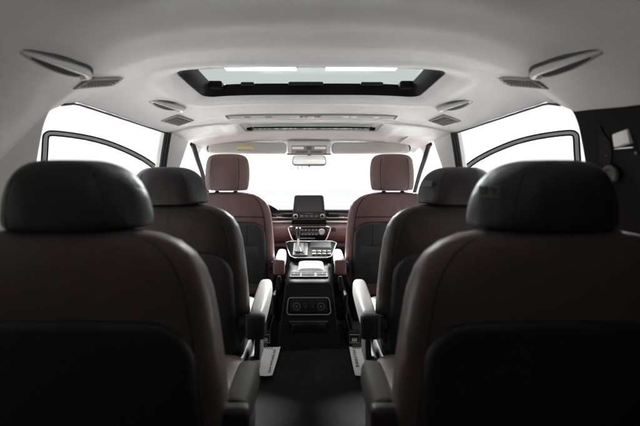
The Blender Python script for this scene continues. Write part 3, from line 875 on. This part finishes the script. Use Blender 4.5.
dloft('leather_band', [(2.925, .592), (2.893, .580), (2.878, .555), (2.876, .52), (2.886, .485), (2.915, .455), (3.0, .445), (3.05, .592)], 'burgundy', ang=60)
dloft('lower_dash', [(2.925, .458), (2.915, .43), (2.99, .36), (3.10, .12), (3.35, .10), (3.35, .46)], 'dkgrey')
# vents
for cx, w in ((-.235, .20), (.225, .20), (-.66, .16), (.66, .16)):
    bm = BM(); b = -.06*(abs(cx)/.78)**2.2
    rbox(bm, (cx, .052+b, .655-.30), (w, .022, .036), .006); v = obj('air_vent', bm, 'gloss', t)
    bm = BM()
    for k in range(3): rbox(bm, (cx, .040+b, .645+.010*k-.30), (w-.014, .012, .0025), .001, Matrix.Rotation(R(20), 3, 'X'), 1)
    obj('louvre', bm, 'black', v)
    bm = BM(); rbox(bm, (cx, .034+b, .640-.30), (.040, .010, .008), .002); obj('vent_tab', bm, 'satin', v)
# touchscreen
tilt = Matrix.Rotation(R(-8), 3, 'X'); sc = Vector((-.015, .005, .712-.30))
def sp_(x, y, z): return sc+tilt @ Vector((x, y, z))
def trap(w0, w1, h0, h1, y, r=.012):
    out = []
    for cx, cz, a0 in ((w1-r, h1-r, 0), (-w1+r, h1-r, 90), (-w0+r, h0+r, 180), (w0-r, h0+r, 270)):
        for k in range(6):
            a = R(a0+18*k); out.append(sp_(cx+r*math.cos(a), y, cz+r*math.sin(a)))
    return out
bm = BM(); loft(bm, [trap(.114, .100, -.080, .086, -.014), trap(.120, .104, -.085, .090, -.008), trap(.120, .104, -.085, .090, .012), trap(.09, .08, -.06, .06, .045)])
ts = obj('touchscreen', bm, 'black', t, 40)
bm = BM(); tube(bm, trap(.118, .103, -.084, .089, -.010), .0028, 6, True); obj('screen_rim', bm, 'dkgrey', ts)
bm = BM(); loft(bm, [trap(.098, .093, -.030, .078, -.0165, .004), trap(.098, .093, -.030, .078, -.013, .004)]); obj('screen_glass', bm, 'screen', ts, 30)
for s in (-1, 1):
    bm = BM(); c = sp_(s*.096, -.022, -.062); cyl(bm, c, .017, .022, 'y', 28, .003); k = obj('dial', bm, 'satin', ts)
    bm = BM(); cyl(bm, c+Vector((0, -.012, 0)), .011, .004, 'y', 24, .001); obj('dial_face', bm, 'gloss', k)
for k in range(4):
    bm = BM(); rbox(bm, sp_(-.053+.0355*k, -.017, -.062), (.030, .008, .020), .004, tilt); q = obj('button', bm, 'dkgrey', ts)
    bm = BM(); rbox(bm, sp_(-.053+.0355*k, -.0216, -.062), (.016, .001, .005), 0, tilt); obj('button_icon', bm, 'midgrey', q, 0)
bm = BM(); rbox(bm, sp_(0, -.0165, -.042), (.06, .004, .004), .001, tilt); obj('button_row', bm, 'midgrey', ts)
bm = BM(); loft(bm, [trap(.120, .095, -.080, -.086, .0, .002), trap(.130, .1, -.12, -.09, .03, .002)]); obj('screen_foot', bm, 'gloss', ts)
# climate panel
ct = Matrix.Rotation(R(3), 3, 'X'); cc = Vector((-.012, -.034, .527-.30))
def cp_(x, y, z): return cc+ct @ Vector((x, y, z))
def ctrap(w0, w1, h0, h1, y, r=.012):
    out = []
    for cx, cz, a0 in ((w1-r, h1-r, 0), (-w1+r, h1-r, 90), (-w0+r, h0+r, 180), (w0-r, h0+r, 270)):
        for k in range(6):
            a = R(a0+18*k); out.append(cp_(cx+r*math.cos(a), y, cz+r*math.sin(a)))
    return out
bm = BM(); loft(bm, [ctrap(.110, .145, -.050, .050, -.006), ctrap(.114, .150, -.054, .054, .0), ctrap(.114, .150, -.054, .054, .04)]); cl = obj('climate_panel', bm, 'gloss', t, 40)
for s in (-1, 1):
    bm = BM(); tube(bm, smoothpath([cp_(s*.120, -.008, .053), cp_(s*.149, -.010, .046), cp_(s*.138, -.010, 0), cp_(s*.116, -.010, -.045), cp_(s*.085, -.008, -.054)], 4), .0062, 8); obj('panel_bracket', bm, 'chrome', cl)
bm = BM(); tube(bm, [cp_(-.09, -.008, -.054), cp_(.09, -.008, -.054)], .003, 8); tube(bm, [cp_(-.13, -.008, .054), cp_(.13, -.008, .054)], .0025, 8); obj('panel_frame', bm, 'satin', cl)
for x in (-.088, .088):
    bm = BM(); c = cp_(x, -.014, .018); cyl(bm, c, .024, .024, 'y', 30, .003); k = obj('dial', bm, 'chrome' if x > 0 else 'dkgrey', cl)
    bm = BM(); cyl(bm, c+Vector((0, -.0125, 0)), .016, .004, 'y', 28, .001); obj('dial_face', bm, 'satin' if x > 0 else 'gloss', k)
for i in range(5):
    for j in range(2):
        bm = BM(); rbox(bm, cp_(-.050+.025*i, -.008, .030-.030*j), (.021, .006, .018), .003, ct); k = obj('button', bm, 'dkgrey', cl)
        bm = BM(); rbox(bm, cp_(-.050+.025*i, -.0116, .030-.030*j), (.009, .001, .003), 0, ct); obj('button_icon', bm, 'lens', k, 0)
bm = BM(); rbox(bm, cp_(-.02, -.008, -.032), (.12, .005, .012), .003, ct); obj('button_row', bm, 'satin', cl)
bm = BM(); cyl(bm, (.163, -.030, .560-.30), .015, .03, 'y', 24, .003); k = obj('start_button', bm, 'gloss', t)
# instrument hood in front of the driver
bm = BM(); rings = []
for k in range(25):
    u = -1+2*k/24; x = -.47+.235*u; hgt = .068*(1-abs(u)**2.6)
    rings.append([(x, 2.93-2.9, .690-.30), (x, 2.905-2.9, .694+hgt-.30), (x, 2.94-2.9, .704+hgt-.30), (x, 3.10-2.9, .700+hgt*.7-.30), (x, 3.2-2.9, .69-.30)])
loft(bm, rings); obj('instrument_hood', bm, 'black', t, 50)
# steering wheel
sw = thing('steering_wheel', 'steering wheel in front of the left front seat, mostly hidden by its backrest', 'steering wheel', (-.462, 2.80, .575))
sw.rotation_euler = (R(-28), 0, 0)
bm = BM(); tube(bm, [(.175*math.cos(a), 0, .175*math.sin(a)) for a in [2*math.pi*k/48 for k in range(48)]], .015, 12, True); obj('rim', bm, 'darkleather', sw, 60)
bm = BM(); rbox(bm, (0, .01, 0), (.14, .05, .11), .03); obj('hub', bm, 'black', sw)
for dx, dz, sx, sz in ((-.115, 0, .11, .03), (.115, 0, .11, .03), (0, -.11, .03, .12)):
    bm = BM(); rbox(bm, (dx, .008, dz), (sx, .018, sz), .007); obj('spoke', bm, 'satin', sw)

# ------------------------------------------------------------------ open front doors
def front_door(sgn, label):
    hinge = (sgn*.85, 3.0, 0)
    t = thing('front_door', label, 'car door', hinge, 0, 'open front doors')
    t.rotation_euler = (0, 0, R(180+33) if sgn < 0 else R(-35))
    o_ = -sgn   # local y direction that faces the cabin: +y for right door? handled by symmetric parts
    outline = [(.10, .74), (.20, .90), (.331, 1.020), (.43, 1.083), (.53, 1.130), (.62, 1.163), (.714, 1.186), (.80, 1.199), (.88, 1.206), (.922, 1.206), (.938, 1.199), (.946, 1.18), (.950, 1.10), (.955, 1.0), (.965, .74)]
    pts = smoothpath([(a, 0, b) for a, b in outline], 4)
    cx = Vector((.62, 0, .80))
    def offset(P, d):
        out = []
        for i, p in enumerate(P):
            tg = (P[min(i+1, len(P)-1)]-P[max(i-1, 0)]).normalized(); n = Vector((-tg.z, 0, tg.x))
            if n.dot(p-cx) < 0: n = -n
            out.append(p+n*d)
        return out
    def sweep(name, d0, d1, y0, y1, m):
        bm = BM(); A, B = offset(pts, d0), offset(pts, d1)
        loft(bm, [[(a.x, y0, a.z), (b.x, y0, b.z), (b.x, y1, b.z), (a.x, y1, a.z)] for a, b in zip(A, B)])
        return obj(name, bm, m, t, 40)
    fr = sweep('window_frame', -.005, .013, -.012, .012, 'midgrey')
    for d0, d1, y in ((.0135, .0225, .015), (-.0145, -.0055, .015)):
        bm = BM(); A, B = offset(pts, d0), offset(pts, d1)
        loft(bm, [[(a.x, -y, a.z), (b.x, -y, b.z), (b.x, y, b.z), (a.x, y, a.z)] for a, b in zip(A, B)])
        obj('frame_seal', bm, 'matteblack', fr, 40)
    bm = BM()
    bm.faces.new([bm.verts.new((p.x, .002, p.z)) for p in offset(pts, -.012)])
    r2 = bmesh.ops.extrude_face_region(bm, geom=bm.faces[:])
    for q in r2['geom']:
        if isinstance(q, bmesh.types.BMVert): q.co.y -= .004
    obj('window_glass', bm, 'glass', t, 0)
    bm = BM(); prof = []
    poly = [(.0, .72), (.0, .10), (.10, -.06), (.85, -.06), (.97, .02), (1.0, .35), (.99, .72)]
    poly = [(p.x, p.y) for p in chaikin([(a, b, 0) for a, b in poly], 2)]
    loft(bm, [[(a, y, b) for a, b in poly] for y in (-.06, -.03, .03, .06)]); dp = obj('door_panel', bm, 'doorpaint', t, 40)
    iy = .072 if sgn > 0 else .072
    s2 = -1 if sgn > 0 else 1
    bm = BM(); rbox(bm, (.52, s2*.075, .40), (.78, .05, .44), .03); obj('inner_trim', bm, 'burgundy', t)
    bm = BM(); rbox(bm, (.60, s2*.115, .46), (.36, .06, .05), .018); obj('door_armrest', bm, 'black', t)
    bm = BM(); rbox(bm, (.30, s2*.108, .56), (.11, .02, .03), .008); obj('door_handle', bm, 'chrome', t)
    return t
front_door(-1, 'front door swung open on the left, seen through the left side opening')
front_door(1, 'front door swung open on the right, seen through the right side opening')

# ------------------------------------------------------------------ cards on the floor
def card(label, corners, cols):
    cx = sum(c[0] for c in corners)/4; cy = sum(c[1] for c in corners)/4
    t = thing('printed_card', label, 'card', (cx, cy, .002), 0, 'printed cards lying on the floor')
    A, B, D, E = [Vector((c[0]-cx, c[1]-cy, 0)) for c in corners]      # near-left, near-right, far-right, far-left
    bm = BM(); n = 14
    def P(u, v, dz=0):
        p = (A*(1-u)+B*u)*(1-v)+(E*(1-u)+D*u)*v
        p.z = .006+.006*(2*v-1)**2+.004*(2*u-1)**2+dz; return p
    rows = [[[bm.verts.new(P(i/n, j/n, dz)) for i in range(n+1)] for j in range(n+1)] for dz in (0, .0015)]
    for k in range(2):
        for j in range(n):
            for i in range(n): bm.faces.new((rows[k][j][i], rows[k][j][i+1], rows[k][j+1][i+1], rows[k][j+1][i]))
    for i in range(n):
        for a, b in (((0, i), (0, i+1)), ((n, i), (n, i+1)), ((i, 0), (i+1, 0)), ((i, n), (i+1, n))):
            bm.faces.new((rows[0][a[0]][a[1]], rows[0][b[0]][b[1]], rows[1][b[0]][b[1]], rows[1][a[0]][a[1]]))
    obj('sheet', bm, 'paper', t, 40)
    bm = BM()
    def quad(u0, u1, v0, v1):
        bm.faces.new([bm.verts.new(P(u, v, .0028)) for u, v in ((u0, v0), (u1, v0), (u1, v1), (u0, v1))])
    for u0, u1, v0, v1, kind in cols:
        if kind == 'dots':
            m = 4
            for k in range(m): quad(u0+(u1-u0)*(k+.15)/m, u0+(u1-u0)*(k+.75)/m, v0, v1)
        else:
            m = 26
            for k in range(m):
                if random.random() < .85:
                    a = u0+random.uniform(0, .25)*(u1-u0); quad(a, u1-random.uniform(0, .3)*(u1-u0), v0+(v1-v0)*(k+.15)/m, v0+(v1-v0)*(k+.7)/m)
    obj('print', bm, 'print', t, 0)
card('white printed card on the carpet beside the left second row seat', [(-.245, 1.86), (-.180, 1.86), (-.165, 2.17), (-.265, 2.17)], [(.10, .62, .93, .97, 'dots'), (.62, .80, .10, .92, 'text')])
card('white printed card on the carpet beside the right second row seat', [(.205, 1.86), (.290, 1.86), (.285, 2.17), (.207, 2.17)], [(.20, .80, .93, .97, 'dots'), (.15, .42, .30, .92, 'text')])

# ------------------------------------------------------------------ studio lamps, world, camera
for x, lab in ((-1.13, 'left of two white softbox lamps seen through the sunroof glass'), (1.13, 'right of two white softbox lamps seen through the sunroof glass')):
    t = thing('studio_softbox', lab, 'softbox', (x*.99, 8.9, 3.33), 0, 'studio softboxes over the van')
    bm = BM(); rbox(bm, (0, 0, .10), (1.62, .34, .16), .02); obj('lamp_housing', bm, 'black', t)
    bm = BM(); rbox(bm, (0, 0, 0), (1.58, .30, .03), .005); obj('diffuser', bm, 'lamp', t)
    bm = BM(); tube(bm, [(0, 0, .15), (0, 0, 2.2)], .02, 10); obj('hanger', bm, 'dkgrey', t)

W = bpy.data.worlds.new('World'); S.world = W; W.use_nodes = True
bg = W.node_tree.nodes['Background']; bg.inputs['Color'].default_value = (1.0, 1.0, 1.0, 1); bg.inputs['Strength'].default_value = 0.62

def area(name, loc, rot, sx, sy, power):
    l = bpy.data.lights.new(name, 'AREA'); l.shape = 'RECTANGLE'; l.size = sx; l.size_y = sy; l.energy = power; l.spread = R(60)
    o = link(name, l); o.location = loc; o.rotation_euler = rot; return o
area('added_front_lamp', (0, 5.3, 3.2), (0, 0, 0), 8, 2.4, 3700)  # unseen lamp, added to brighten the front headliner by floor bounce

for sx in (-1, 1):
    k_ = area('added_key_lamp', (sx*2.6, 7.4, 4.4), (0, 0, 0), 1.6, 1.2, 620)  # unseen lamps, added to brighten dashboard, console lid and armrests
    k_.rotation_euler = (Vector((0, 2.0, .5))-k_.location).to_track_quat('-Z', 'Y').to_euler(); k_.data.spread = R(120)

cam = bpy.data.cameras.new('Camera'); co = bpy.data.objects.new('Camera', cam); C.objects.link(co)
co.location = (0, 0, EYE); co.rotation_euler = (R(90), 0, 0)
cam.sensor_width = 36; cam.lens = 400/640*36
cam.shift_x = 9/640; cam.shift_y = -38/640
cam.clip_start = .02; cam.clip_end = 500
cam.dof.use_dof = True; cam.dof.focus_distance = 2.3; cam.dof.aperture_fstop = 2.8
S.camera = co
S.view_settings.view_transform = 'Standard'; S.view_settings.look = 'None'; S.view_settings.gamma = 1
S.view_settings.exposure = 1.05
S.cycles.max_bounces = 12; S.cycles.diffuse_bounces = 6; S.cycles.transparent_max_bounces = 16
S.cycles.sample_clamp_indirect = 60
